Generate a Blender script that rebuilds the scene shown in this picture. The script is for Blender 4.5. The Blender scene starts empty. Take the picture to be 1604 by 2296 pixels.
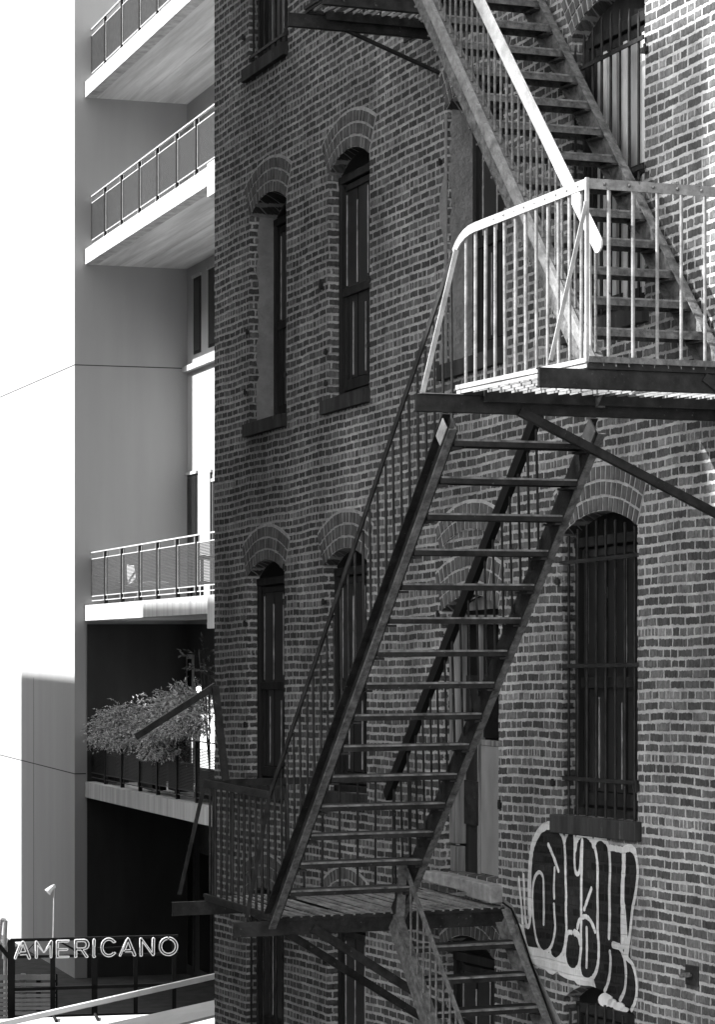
import bpy, bmesh, math, random
from mathutils import Vector, Matrix
from mathutils.geometry import tessellate_polygon
R = math.radians
random.seed(7)
# ------------------------------------------------------------------ camera, sky, sun, exposure
scn = bpy.context.scene
F, CX, H = 5820.0, 802.0, 1397.0            # focal length, centre and eye level of the photograph (1604 x 2296 grid)
cam_d = bpy.data.cameras.new('camera'); cam = bpy.data.objects.new('camera', cam_d)
scn.collection.objects.link(cam); scn.camera = cam
cam.location = (0, 0, 0); cam.rotation_euler = (R(90), 0, 0)
cam_d.sensor_fit = 'VERTICAL'; cam_d.sensor_height = 36; cam_d.lens = F/2296*36
cam_d.shift_y = (H-1148)/2296; cam_d.clip_end = 2000
SUN_EL = R(41)
SUN_DIR = Vector((-.988*math.cos(SUN_EL), -.151*math.cos(SUN_EL), math.sin(SUN_EL)))
w = bpy.data.worlds.new('World'); scn.world = w; w.use_nodes = True
nt = w.node_tree; bg = nt.nodes['Background']
sky = nt.nodes.new('ShaderNodeTexSky'); sky.sky_type = 'NISHITA'; sky.sun_disc = False
sky.sun_elevation = SUN_EL; sky.sun_rotation = math.atan2(-.988, -.151)
bw = nt.nodes.new('ShaderNodeRGBToBW')                     # a black and white photograph: grey daylight
nt.links.new(sky.outputs[0], bw.inputs[0]); nt.links.new(bw.outputs[0], bg.inputs[0])
bg.inputs[1].default_value = .15
sd = bpy.data.lights.new('sun', 'SUN'); sd.energy = 3.0; sd.angle = R(.5); sd.color = (1, 1, 1)
so = bpy.data.objects.new('sun', sd); scn.collection.objects.link(so)
so.rotation_euler = SUN_DIR.to_track_quat('Z', 'Y').to_euler()
scn.view_settings.view_transform = 'Standard'; scn.view_settings.look = 'None'
scn.view_settings.exposure = 2.2; scn.view_settings.gamma = 1

# ------------------------------------------------------------------ frames of reference
class Frame:
    """u runs along a wall (towards the camera side), n points out of it, z up"""
    def __init__(s, O, u, n):
        s.O = Vector(O); s.u = Vector(u).normalized(); s.n = Vector(n).normalized()
        s.M = Matrix(((s.u.x, -s.n.x, 0, s.O.x), (s.u.y, -s.n.y, 0, s.O.y), (0, 0, 1, 0), (0, 0, 0, 1)))
    def px(s, x, y, o=0.0):                    # where the sight line meets the plane o
        d = Vector(((x-CX)/F, 1)); t = (o + s.O.dot(s.n))/d.dot(s.n)
        return ((d*t-s.O).dot(s.u), (H-y)/F*t)
    def pxs(s, x, y, ss):                      # ... meets the plane across the wall at ss
        d = Vector(((x-CX)/F, 1)); t = (ss + s.O.dot(s.u))/d.dot(s.u)
        return ((d*t-s.O).dot(s.n), (H-y)/F*t)
def wall_frame(vp, x0, Y0):
    a = Vector(((vp-CX)/F, 1)).normalized()
    return Frame(((x0-CX)/F*Y0, Y0), -a, (-a.y, a.x))
BF = wall_frame(-1474, 1164, 19.0)             # brick building
CF = wall_frame(-1170, 167, 45.3)              # concrete apartment building, s = 0 at its corner
GZ = -6.2                                      # street level
S = lambda x, o=0.0: BF.px(x, 0, o)[0]

# ------------------------------------------------------------------ materials (all grey: the photograph is black and white)
def mat(name):
    m = bpy.data.materials.new(name); m.use_nodes = True
    return m, m.node_tree, m.node_tree.nodes['Principled BSDF']
class NT:
    def __init__(s, nt): s.nt = nt
    def n(s, t, **k):
        o = s.nt.nodes.new(t)
        for a, b in k.items(): setattr(o, a, b)
        return o
    def put(s, sock, v):
        if hasattr(v, 'node'): s.nt.links.new(v, sock)
        else: sock.default_value = v
    def m(s, op, a, b=0.0, c=0.0):
        o = s.n('ShaderNodeMath', operation=op)
        s.put(o.inputs[0], a); s.put(o.inputs[1], b); s.put(o.inputs[2], c)
        return o.outputs[0]
    def vec(s, x, y, z):
        o = s.n('ShaderNodeCombineXYZ')
        for i, v in enumerate((x, y, z)): s.put(o.inputs[i], v)
        return o.outputs[0]
    def noise(s, v, scale, detail=3, rough=.6):
        o = s.n('ShaderNodeTexNoise'); s.put(o.inputs['Vector'], v)
        o.inputs['Scale'].default_value = scale; o.inputs['Detail'].default_value = detail; o.inputs['Roughness'].default_value = rough
        return o.outputs['Fac']
    def white(s, v):
        o = s.n('ShaderNodeTexWhiteNoise', noise_dimensions='3D'); s.put(o.inputs['Vector'], v); return o.outputs['Value']
    def rng(s, v, a, b, c, d, smooth=False):
        o = s.n('ShaderNodeMapRange'); o.interpolation_type = 'SMOOTHSTEP' if smooth else 'LINEAR'
        for i, q in enumerate((v, a, b, c, d)): s.put(o.inputs[i], q)
        return o.outputs[0]
    def mix(s, f, a, b): return s.m('ADD', s.m('MULTIPLY', a, s.m('SUBTRACT', 1.0, f)), s.m('MULTIPLY', b, f))
    def coord(s):
        tc = s.n('ShaderNodeTexCoord'); sp = s.n('ShaderNodeSeparateXYZ')
        s.nt.links.new(tc.outputs['Object'], sp.inputs[0])
        return tc.outputs['Object'], sp.outputs[0], sp.outputs[1], sp.outputs[2]
    def out(s, p, val, bump=None, strength=.5, dist=.01, rough=None, spec=.12):
        p.inputs['Specular IOR Level'].default_value = spec
        s.nt.links.new(s.vec(val, val, val), p.inputs['Base Color'])
        if bump is not None:
            b = s.n('ShaderNodeBump'); b.inputs['Strength'].default_value = strength; b.inputs['Distance'].default_value = dist
            s.nt.links.new(bump, b.inputs['Height']); s.nt.links.new(b.outputs[0], p.inputs['Normal'])
        if rough is not None: s.put(p.inputs['Roughness'], rough)

DRIFT = .027                                   # the old courses climb slightly towards the corner
COURSE = .0687
def brick_mat(name, painted=False, white=False):
    m, t, p = mat(name); g = NT(t); co, x, y, z = g.coord()
    z = g.m('ADD', z, GZ)
    h = g.m('ADD', x, y)
    pv = g.vec(h, 0.0, z)
    z1 = g.m('SUBTRACT', z, g.m('MULTIPLY', x, DRIFT))
    wv = g.m('MULTIPLY', g.m('SUBTRACT', g.noise(pv, 1.1, 2), .5), .05)
    wf = g.m('MULTIPLY', g.m('SUBTRACT', g.noise(pv, 24, 4, .7), .5), .034)
    wg = g.m('MULTIPLY', g.m('SUBTRACT', g.noise(g.vec(h, 3.0, z), 26, 4, .7), .5), .028)
    zz = g.m('ADD', g.m('ADD', z1, wv), wf)
    hh = g.m('ADD', h, wg)
    zc = g.m('DIVIDE', g.m('ADD', zz, .534+COURSE*600.5), COURSE)
    ci = g.m('FLOOR', zc); fz = g.m('FRACT', zc)
    head = g.m('COMPARE', g.m('MODULO', ci, 6.0), 0.0, .1)
    phi = g.m('SUBTRACT', g.m('MULTIPLY', hh, 5.405), g.m('MULTIPLY', g.m('MULTIPLY', hh, hh), .0584))
    phi = g.m('MULTIPLY', phi, g.m('ADD', 1.0, head))
    phi = g.m('ADD', phi, g.m('MULTIPLY', g.m('MODULO', ci, 2.0), .5))
    phi = g.m('ADD', phi, g.m('ADD', 300.0, g.m('MULTIPLY', g.white(g.vec(ci, 4.0, 1.0)), .22)))
    bx = g.m('FLOOR', phi)
    fx = g.m('ADD', g.m('FRACT', phi), 0.0)
    wdt = g.m('DIVIDE', .185, g.m('ADD', 1.0, head))
    jit = g.m('MULTIPLY', g.white(g.vec(bx, ci, 7.0)), .004)
    dz = g.m('SUBTRACT', g.m('MULTIPLY', g.m('MINIMUM', fz, g.m('SUBTRACT', 1.0, fz)), COURSE), g.m('ADD', .0082, jit))
    dx = g.m('SUBTRACT', g.m('MULTIPLY', g.m('MINIMUM', fx, g.m('SUBTRACT', 1.0, fx)), wdt), g.m('ADD', .0052, jit))
    spl_ = g.m('GREATER_THAN', g.white(g.vec(bx, ci, 23.0)), .87)
    dx = g.m('MINIMUM', dx, g.m('ADD', g.m('SUBTRACT', g.m('MULTIPLY', g.m('ABSOLUTE', g.m('SUBTRACT', fx, .5)), wdt), .005), g.m('SUBTRACT', 1.0, spl_)))
    d = g.m('MINIMUM', dz, dx)
    mort = g.rng(d, -.0015, .0035, 1.0, 0.0, True)
    rnd = g.white(g.vec(bx, ci, 2.0)); rnd2 = g.white(g.vec(bx, ci, 11.0))
    streak = g.noise(g.vec(g.m('MULTIPLY', h, 42.0), g.m('MULTIPLY', rnd, 5.0), g.m('MULTIPLY', z, 14.0)), 1.0, 5, .75)
    grime = g.noise(g.vec(h, 0.0, g.m('MULTIPLY', z, .6)), .8, 6, .66); fine = g.noise(pv, 160, 2, .7)
    b = g.m('ADD', .060, g.m('MULTIPLY', g.m('POWER', rnd, 2.0), .085))
    b = g.m('ADD', b, g.m('MULTIPLY', head, g.m('MULTIPLY', rnd2, .09)))
    b = g.m('MULTIPLY', b, g.rng(streak, .34, .68, .55, 1.6))
    b = g.m('MULTIPLY', b, g.rng(fine, .2, .8, .75, 1.25))
    mc = g.m('MULTIPLY', .48, g.rng(g.noise(pv, 7, 5, .75), .3, .75, .58, 1.2))
    if white: mc = g.m('ADD', .70, g.m('MULTIPLY', mc, .15)); b = g.m('ADD', .60, g.m('MULTIPLY', b, 1.2))
    if painted: mc = g.m('MULTIPLY', mc, .07); b = g.m('MULTIPLY', b, .20)
    smear = g.rng(g.noise(g.vec(h, 9.0, z), 2.3, 5, .75), .56, .74, 0.0, .5, True)
    c = g.mix(mort, g.mix(smear, b, g.m('MULTIPLY', mc, .7)), mc)
    c = g.m('MULTIPLY', c, g.rng(grime, .34, .66, .5, 1.2))
    hgt = g.m('ADD', g.m('MULTIPLY', g.m('SUBTRACT', 1.0, mort), .8), g.m('ADD', g.m('MULTIPLY', fine, .12), g.m('MULTIPLY', streak, .25)))
    g.out(p, c, hgt, .9, .012, .9)
    return m
def noise_mat(name, lo, hi, scale=8, rough=.8, bump=.2, bscale=60, stretch=1.0, metal=0, detail=5, spots=0, spotv=.3, bdist=.004, sx=1.0, spec=.12):
    m, t, p = mat(name); g = NT(t); co, x, y, z = g.coord()
    v = g.vec(g.m('MULTIPLY', x, sx), y, g.m('MULTIPLY', z, stretch))
    c = g.rng(g.noise(v, scale, detail, .62), .3, .7, lo, hi)
    if spots: c = g.mix(g.rng(g.noise(v, scale*3.1, 4, .75), spots, spots+.08, 0, 1, True), c, spotv)
    if spots: c = g.m('MULTIPLY', c, g.rng(g.noise(v, scale*.6, 6, .75), .35, .65, .75, 1.25))
    g.out(p, c, g.noise(co, bscale, 4, .7), bump, bdist, rough, spec); p.inputs['Metallic'].default_value = metal
    return m
M = {}
M['brick'] = brick_mat('brick'); M['painted'] = brick_mat('black_painted_brick', True); M['whitepaint'] = brick_mat('white_painted_brick', white=True)
M['vbrick'] = noise_mat('arch_brick', .05, .15, 11, .9, .5, 70, .5)
M['mortar'] = noise_mat('mortar', .24, .46, 14, .95, .6, 90)
M['sill'] = noise_mat('dark_stone', .02, .06, 7, .85, .5, 40, .15, spots=.64, spotv=.16)
M['stone'] = noise_mat('worn_stone', .18, .46, 6, .9, .8, 25, bdist=.02)
M['plaster'] = noise_mat('rough_render', .15, .25, 5, .95, .9, 22, bdist=.02)
M['frame'] = noise_mat('dark_wood', .010, .034, 12, .6, .3, 60, .08)
M['framed'] = noise_mat('black_wood', .004, .010, 12, .6, .3, 60, .1)
M['line'] = noise_mat('peeling_paint', .12, .5, 30, .8, .3, 60, .3)
M['board'] = noise_mat('board', .012, .028, 3, .3, .1, 60, .1, spots=.72, spotv=.2, spec=.45)
M['oldwood'] = noise_mat('bare_wood', .06, .26, 22, .9, .6, 60, .06)
M['tin'] = noise_mat('stained_tin', .17, .34, 2.5, .6, .1, 50, .35)
M['glass'] = noise_mat('dark_glass', .006, .014, 2, .12, 0, 5)
M['pale_pane'] = noise_mat('pale_pane_strips', .22, .6, 3, .8, .1, 20, .3)  # pale strips instead of boards in one window
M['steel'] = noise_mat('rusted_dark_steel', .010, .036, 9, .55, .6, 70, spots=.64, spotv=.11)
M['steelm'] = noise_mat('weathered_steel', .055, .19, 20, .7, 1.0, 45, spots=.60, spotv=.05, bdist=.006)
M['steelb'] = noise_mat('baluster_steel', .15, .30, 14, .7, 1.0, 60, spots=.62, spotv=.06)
M['lit_edge'] = noise_mat('lit_steel_edge', .05, .30, 14, .6, .6, 60, .5)  # pale strip on each tread, caught light put into the colour
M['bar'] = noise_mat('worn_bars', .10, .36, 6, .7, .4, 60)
M['steelw'] = noise_mat('sunlit_steel', .24, .42, 6, .6, .9, 50, spots=.64, spotv=.08, bdist=.006)  # sunlit copy of the dark steel, the sun put into its tone
M['steelp'] = noise_mat('sunlit_pale_steel', .42, .64, 6, .6, .8, 50, spots=.66, spotv=.12, bdist=.006)  # tone raised to carry the sun on the upper stair handrail
M['white'] = noise_mat('white_spray_paint', .68, .88, 7, .8, .2, 50)
M['concrete'] = noise_mat('painted_concrete', .335, .375, 1.6, .9, .15, 30, .12)
M['slab'] = noise_mat('slab_concrete', .28, .52, 5, .9, .15, 30, .06)
M['soffit'] = noise_mat('board_marked_soffit', .40, .72, 6, .9, .2, 30, 1, sx=.05)  # tone raised for the bounce light under the slabs
M['recess'] = noise_mat('shade_dark_render', .034, .05, 2, .9, .15, 30, .3)  # near-black tone stands in for deep shade under the balconies
M['joint'] = noise_mat('joint', .03, .05, 5, .9, .1)
M['black'] = noise_mat('black_metal', .006, .012, 8, .5, .1)
M['rail'] = noise_mat('galvanised_rail', .35, .5, 10, .5, .1)
M['wire'] = noise_mat('screen_wire', .03, .05, 10, .5, .1)
M['leaf'] = noise_mat('leaf', .3, .7, 7, .7, .1, 30)
M['leafd'] = noise_mat('dark_leaf', .05, .16, 7, .6, .1, 30)
M['stem'] = noise_mat('stem', .05, .09, 9, .9, .1)
M['wht'] = noise_mat('white_paint', .55, .7, 4, .6, .1)
M['awn'] = noise_mat('white_canvas', .42, .5, 2, .8, .1)
M['tube'] = noise_mat('neon_tube', .62, .75, 4, .3, 0)
M['asphalt'] = noise_mat('asphalt', .04, .07, 4, .95, .4, 60)
M['blocker_dark'] = noise_mat('light_blocker_dark', .03, .06, .5, .9, .1, 10)  # dark tone picked to cut bounce from the unseen buildings
M['far'] = noise_mat('grey_render', .4, .5, .5, .9, .1, 10)  # kept pale to bounce fill light onto the brick wall
m_, t_, p_ = mat('neon_lit'); p_.inputs['Base Color'].default_value = (.7, .7, .7, 1); p_.inputs['Emission Color'].default_value = (1, 1, 1, 1); p_.inputs['Emission Strength'].default_value = .05; M['tube'] = m_
m_, t_, p_ = mat('lamp_glow'); p_.inputs['Emission Color'].default_value = (1, 1, 1, 1); p_.inputs['Emission Strength'].default_value = 1.4; M['glow'] = m_
m_, t_, p_ = mat('bright_gap_glow'); g_ = NT(t_); co_, x_, y_, z_ = g_.coord()  # glow standing in for a bright gap behind the plants
e_ = g_.rng(g_.noise(g_.vec(g_.m('MULTIPLY', x_, 9.0), y_, g_.m('MULTIPLY', z_, 3.0)), 2.0, 4, .7), .4, .56, .05, .5)
t_.links.new(g_.vec(e_, e_, e_), p_.inputs['Emission Color']); p_.inputs['Emission Strength'].default_value = 1.0; M['gap_glow'] = m_
# joint rows and vertical stains on slabs
# ------------------------------------------------------------------ mesh builder
class MB:
    def __init__(s): s.v = []; s.f = []; s.sm = []; s.mi = []; s.cur = 0
    def add(s, vs, fs, smooth=False):
        k = len(s.v); s.v += [tuple(a) for a in vs]
        for f in fs: s.f.append([k+i for i in f]); s.sm.append(smooth); s.mi.append(s.cur)
        return s
    def box(s, a, b):
        (x0, y0, z0), (x1, y1, z1) = a, b
        return s.add([(x0,y0,z0),(x1,y0,z0),(x1,y1,z0),(x0,y1,z0),(x0,y0,z1),(x1,y0,z1),(x1,y1,z1),(x0,y1,z1)],
                     [(0,1,2,3),(4,5,6,7),(0,1,5,4),(1,2,6,5),(2,3,7,6),(3,0,4,7)])
    def beam(s, p, q, w, h, up=(0, 0, 1)):      # w across, h along 'up'
        p, q = Vector(p), Vector(q); d = (q-p).normalized(); up = Vector(up)
        a = d.cross(up)
        if a.length < 1e-4: a = d.cross(Vector((1, 0, 0)))
        a.normalize(); b = a.cross(d).normalized(); vs = []
        for c in (p, q):
            for i, j in ((-1,-1),(1,-1),(1,1),(-1,1)): vs.append(c+a*(i*w/2)+b*(j*h/2))
        return s.add(vs, [(0,1,2,3),(4,5,6,7),(0,1,5,4),(1,2,6,5),(2,3,7,6),(3,0,4,7)])
    def rod(s, p, q, r, n=8, r2=None):
        p, q = Vector(p), Vector(q); d = (q-p).normalized()
        a = d.cross(Vector((0, 0, 1)) if abs(d.z) < .95 else Vector((1, 0, 0))).normalized(); b = a.cross(d)
        vs = []
        for c, rr in ((p, r), (q, r if r2 is None else r2)):
            for i in range(n):
                t = 2*math.pi*i/n; vs.append(c+a*(rr*math.cos(t))+b*(rr*math.sin(t)))
        s.add(vs, [(i, (i+1) % n, n+(i+1) % n, n+i) for i in range(n)], True)
        return s.add(vs, [tuple(range(n)), tuple(range(n, 2*n))])
    def tube(s, pts, r, n=6):
        for a, b in zip(pts, pts[1:]): s.rod(a, b, r, n)
        return s
    def strip(s, pts, w, th, side=(0, 1, 0)):   # flat bar standing on edge, following pts; w tall, th thick along side
        pts = [Vector(p) for p in pts]; side = Vector(side); vs = []
        for i, p in enumerate(pts):
            d = (pts[min(i+1, len(pts)-1)]-pts[max(i-1, 0)]).normalized(); b = side.cross(d).normalized()
            for c, e in ((-1,-1),(1,-1),(1,1),(-1,1)): vs.append(p+side*(c*th/2)+b*(e*w/2))
        fs = []
        for i in range(len(pts)-1):
            k = 4*i; fs += [(k+j, k+(j+1) % 4, k+4+(j+1) % 4, k+4+j) for j in range(4)]
        fs += [(0,1,2,3), tuple(len(vs)-4+j for j in range(4))]
        return s.add(vs, fs)
    def prism(s, poly, o0, o1, axis='o'):        # poly of (s,z), extruded in o
        n = len(poly)
        a = [(p[0], o0, p[1]) for p in poly]; b = [(p[0], o1, p[1]) for p in poly]
        tri = tessellate_polygon([[Vector((p[0], p[1], 0)) for p in poly]])
        return s.add(a+b, [tuple(t) for t in tri]+[tuple(n+i for i in t) for t in tri]+[(i, (i+1) % n, n+(i+1) % n, n+i) for i in range(n)])
    def sphere(s, c, r, n=10, sq=(1, 1, 1)):
        vs = []; fs = []
        for i in range(n+1):
            for j in range(n):
                a, b = math.pi*i/n, 2*math.pi*j/n
                vs.append((c[0]+r*sq[0]*math.sin(a)*math.cos(b), c[1]+r*sq[1]*math.sin(a)*math.sin(b), c[2]+r*sq[2]*math.cos(a)))
        for i in range(n):
            for j in range(n): fs.append((i*n+j, i*n+(j+1) % n, (i+1)*n+(j+1) % n, (i+1)*n+j))
        return s.add(vs, fs, True)
BASE = {}
def thing(name, label, cat, fr, base=(0, 0, 0), group=None, kind=None):
    o = bpy.data.objects.new(name, None); scn.collection.objects.link(o); o.empty_display_size = .3
    o.matrix_world = fr.M @ Matrix.Translation((base[0], -base[1], base[2]))
    tag(o, label, cat, group, kind); BASE[o.name] = Vector(base); return o
def tag(o, label=None, cat=None, group=None, kind=None):
    for k, v in (('label', label), ('category', cat), ('group', group), ('kind', kind)):
        if v: o[k] = v
    return o
def part(name, mb, m, parent, bevel=0, label=None, group=None, kind=None, keep=False):
    b = BASE[parent.name]
    me = bpy.data.meshes.new(name)
    me.from_pydata([(v[0]-b[0], -(v[1]-b[1]), v[2]-b[2]) for v in mb.v], [], mb.f)
    if any(mb.sm): me.polygons.foreach_set('use_smooth', mb.sm)
    if not keep:
        bm = bmesh.new(); bm.from_mesh(me); bmesh.ops.recalc_face_normals(bm, faces=bm.faces); bm.to_mesh(me); bm.free()
    for q in (m if isinstance(m, tuple) else (m,)): me.materials.append(M[q])
    if isinstance(m, tuple): me.polygons.foreach_set('material_index', mb.mi)
    o = bpy.data.objects.new(name, me); scn.collection.objects.link(o); o.parent = parent
    BASE[o.name] = b
    if bevel:
        mod = o.modifiers.new('bevel', 'BEVEL'); mod.width = bevel; mod.segments = 1; mod.limit_method = 'ANGLE'
    tag(o, label, None, group, kind); return o
def single(name, mb, m, fr, label=None, cat=None, kind=None, base=(0, 0, 0), group=None):
    r = thing('tmp', None, None, fr, base); o = part(name, mb, m, r); o.parent = None; o.matrix_world = r.matrix_world.copy()
    bpy.data.objects.remove(r); BASE.pop('tmp', None); return tag(o, label, cat, group, kind)

WORLD = Frame((0, 0), (1, 0), (0, -1))         # o = -Y here
# ------------------------------------------------------------------ street
single('ground', MB().add([(-150, 60, GZ), (150, 60, GZ), (150, -300, GZ), (-150, -300, GZ)], [(0, 1, 2, 3)]), 'asphalt', WORLD, kind='structure')

# ================================================================== BRICK BUILDING
SF = S(481); SN = 9.0
ZT = 9.6
bb = thing('brick_building', 'old dark brick building with arched windows, the fire escape bolted to its wall', 'building', BF, (0, 0, GZ))
def zr(z0, s): return z0+DRIFT*s
def arc(s0, s1, z0, z1, rise, n=14, ext=0.0):
    """points left to right over the arch; z0,z1 = spring heights; ext = extra radius"""
    b = s1-s0; Rr = (b*b/4+rise*rise)/(2*rise)+0.0; c = (s0+s1)/2; ha = math.asin(b/2/Rr); out = []
    zc = rise-Rr
    for i in range(n+1):
        t = -ha+2*ha*i/n; ss = c+(Rr+ext)*math.sin(t); k = (ss-s0)/b
        out.append((ss, z0+(z1-z0)*k+zc+(Rr+ext)*math.cos(t)))
    return out
OPEN = []   # (key, s0, s1, zsill, zspring, rise, depth)
def op(key, x0, x1, zs, zp, rise=.13, depth=.10):
    OPEN.append((key, S(x0), S(x1), zs, zp, rise, depth))
for nm, a in (('1', (559, 645)), ('2', (738, 830)), ('3', (1006, 1132)), ('4', (1290, 1455))): op('r1w'+nm, a[0], a[1], 5.43, 7.45)
op('r2w1', 561, 642, 2.05, 4.02, depth=.24); op('r2w2', 737, 829, 2.05, 4.02); op('r2w3', 1003, 1130, 2.05, 4.04, depth=.22); op('r2w4', 1284, 1447, 2.05, 4.08, .16)
op('r3w1', 555, 638, -1.36, .61); op('r3w2', 727, 823, -1.36, .61); op('r3w3', 992, 1119, -1.90, .13, .11); op('r3w4', 1262, 1431, -1.37, .60)
op('r4w1', 553, 637, -4.6, -2.45); op('r4w2', 735, 820, -4.6, -2.45); op('r4w3', 992, 1110, -4.6, -2.5); op('r4w4', 1266, 1424, -4.8, -2.66, .14)
rj = random.Random(3)
def jamb(s, z0, z1, sgn):
    out = []; z = z0; 
    while z < z1-.02:
        j = rj.uniform(-.006, .006)*1.0
        out.append((s+j, z+.002)); out.append((s+j+rj.uniform(-.003, .003), min(z+COURSE*.80, z1-.005)))
        out.append((s-sgn*.007, min(z+COURSE*.84, z1-.004))); out.append((s-sgn*.007+rj.uniform(-.003,.003), min(z+COURSE*.985, z1-.003)))
        z += COURSE
    return [p for p in out if p[1] < z1-.001]
holes = []
for key, s0, s1, zs, zp, rise, dep in OPEN:
    l = jamb(s0, zr(zs, s0), zr(zp, s0), 1)
    r = jamb(s1, zr(zs, s1), zr(zp, s1), -1)
    a = arc(s0, s1, zr(zp, s0), zr(zp, s1), rise)
    holes.append([(s0, zr(zs, s0))]+l+a+r[::-1]+[(s1, zr(zs, s1))])
outer = [(SF, GZ-.2), (SN, GZ-.2), (SN, ZT)] + [(SF, ZT)] + [(SF+rj.uniform(-.008, .008), z/10*COURSE*5) for z in range(int(9.5/COURSE*2), int(-6/COURSE*2), -1)]
polys = [[Vector((p[0], p[1], 0)) for p in pl] for pl in [outer]+holes]
tri = tessellate_polygon(polys); flat = [(p.x, 0.0, p.y) for pl in polys for p in pl]
wm = MB().add(flat, [t for t in tri])
for (key, s0, s1, zs, zp, rise, dep), hl in zip(OPEN, holes):
    n = len(hl); wm.add([(p[0], 0, p[1]) for p in hl]+[(p[0], -dep-.02, p[1]) for p in hl], [(i, (i+1) % n, n+(i+1) % n, n+i) for i in range(n)])
n = len(outer); wm.add([(p[0], 0, p[1]) for p in outer]+[(p[0], -9, p[1]) for p in outer], [(i, (i+1) % n, n+(i+1) % n, n+i) for i in range(n)])
part('wall', wm, 'brick', bb)
# ---- arches of header bricks
def brick_arch(s0, s1, zp, rise, rings, start=0, name='arch'):
    z0, z1 = zr(zp, s0), zr(zp, s1); b = s1-s0
    bk = MB(); H0 = .006
    lo = arc(s0, s1, z0, z1, rise, 24, .002+start*.108); hi = arc(s0, s1, z0, z1, rise, 24, (start+rings)*.108+.012)
    bk.prism(lo+hi[::-1], -.05, .003)
    back = part(name, bk, 'mortar', bb)
    vb = MB(); Rr = (b*b/4+rise*rise)/(2*rise); ha = math.asin(b/2/Rr)
    for r in range(start, start+rings):
        r0 = Rr+.004+r*.108; r1 = r0+.088; L = 2*ha*(r0+.04); nb = max(6, int(L/.074)); da = 2*ha/nb
        for i in range(nb):
            t0 = -ha+da*(i+.15)+rj.uniform(-.04, .04)*da; t1 = -ha+da*(i+.85)+rj.uniform(-.06, .06)*da
            o1 = .008+rj.uniform(0, .004); q = []
            e0, e1 = rj.uniform(-.004, .004), rj.uniform(-.004, .005)
            for rad, t in ((r0+e0, t0), (r0+e0, t1), (r1+e1, t1), (r1+e1, t0)):
                ss = (s0+s1)/2+rad*math.sin(t); k = (ss-s0)/b
                q.append((ss, z0+(z1-z0)*k+rise-Rr+rad*math.cos(t)))
            vb.add([(a[0], -.06, a[1]) for a in q]+[(a[0], o1, a[1]) for a in q], [(4,5,6,7), (0,1,5,4), (1,2,6,5), (2,3,7,6), (3,0,4,7)])
    part('voussoirs', vb, 'vbrick', back)
for key, s0, s1, zs, zp, rise, dep in OPEN:
    if key != 'r4w4': brick_arch(s0, s1, zp, rise, 3)
o3 = [o for o in OPEN if o[0] == 'r3w3'][0]
brick_arch(o3[1]-.03, o3[2]+.03, .60, .14, 2, name='relieving_arch')
# ---- sills
def sill(s0, s1, zs, th=.12, e0=.06, e1=.05, m='sill', out=.055):
    mb = MB(); n = 4; a, b = s0-e0, s1+e1
    za, zb = zr(zs, a), zr(zs, b)
    pl = [(a, za), (b, zb), (b, zb-th), (a, za-th)]
    mb.prism(pl, -.3, out)
    return part('sill', mb, m, bb, bevel=.006)
# ---- windows
def window(key, s0, s1, zs, zp, rise, dep):
    zl, zh = zr(zs, s0), zr(zp, s0); zl2, zh2 = zr(zs, s1), zr(zp, s1)
    L = lambda k, z: None
    a = arc(s0-.02, s1+.02, zh, zh2, rise+.01)
    back = MB().prism([(s0-.02, zl-.02)]+a+[(s1+.02, zl2-.02)], -dep-.09, -dep-.03)
    wd = part('window', back, 'framed' if key != 'r2w4' else 'frame', bb)
    b = s1-s0; fw = .075
    def zz(k, t):                                # k across 0..1, t up 0..1
        return (zl+(zl2-zl)*k)*(1-t)+(zh+(zh2-zh)*k)*t
    def bar(k0, t0, k1, t1, w, o, th=.03):       # bar in window plane, skewed with the courses
        p = (s0+b*k0, zz(k0, t0)); q = (s0+b*k1, zz(k1, t1))
        mb.beam((p[0], o, p[1]), (q[0], o, q[1]), w, th, (0, 1, 0))
    mb = MB(); o0 = -dep-.015
    bar(0.04, 0, .04, .985, .05, o0, .05); bar(.96, 0, .96, .985, .05, o0, .05); bar(0, .97, 1, .97, .07, o0, .05); bar(0, .012, 1, .012, .06, o0, .05)
    part('frame', mb, 'frame', wd, bevel=.004)
    mb = MB()
    bar(.12, .05, .12, .95, .045, o0-.012); bar(.9, .05, .9, .95, .045, o0-.012); bar(.08, .93, .94, .93, .055, o0-.012)
    bar(.08, .47, .94, .47, .075, o0); bar(.08, .06, .94, .06, .09, o0-.015); bar(.2, .05, .2, .45, .06, o0-.02)
    part('sash', mb, 'frame', wd, bevel=.003)
    # boarded panes
    if key == 'r2w4':
        mb = MB()
        for k in (.19, .34, .49, .64, .79):
            p = s0+b*k; mb.box((p-.07, -dep-.035, zz(k, .06)), (p+.07, -dep-.022, zz(k, .92)))
        part('pane', mb, 'pale_pane', wd)
        mb = MB()
        for k in (.27, .55, .80): bar(k, .06, k, .92, .05, o0+.004, .01)
        part('glazing_bar', mb, 'wht', wd)
    else:
        mb = MB(); rr = random.Random(key)
        for k0, k1 in ((.15, .38), (.41, .64), (.67, .88)):
            p, q = s0+b*k0, s0+b*k1
            mb.box((p, -dep-.034, zz(k0, .09)), (q, -dep-.022-rr.uniform(0, .005), zz(k1, .92)))
        part('pane', mb, 'board', wd)
        for k, t0, t1 in ((.145, .5, .90), (.395, .5, .86), (.655, .52, .9), (.3, .1, .42), (.6, .1, .4)):
            t = t0; mb = MB(); bar(k, t0, k, t1, .002, o0-.004, .007)
            while t < t1:
                e = min(t1, t+rr.uniform(.02, .12)); bar(k, t, k, min(t1, e+.002), rr.choice((.003, .006, .009, .013)), o0-.004, .008); t = e
            part('paint_line', mb, 'line', wd)
    return wd
WD = {}
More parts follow.
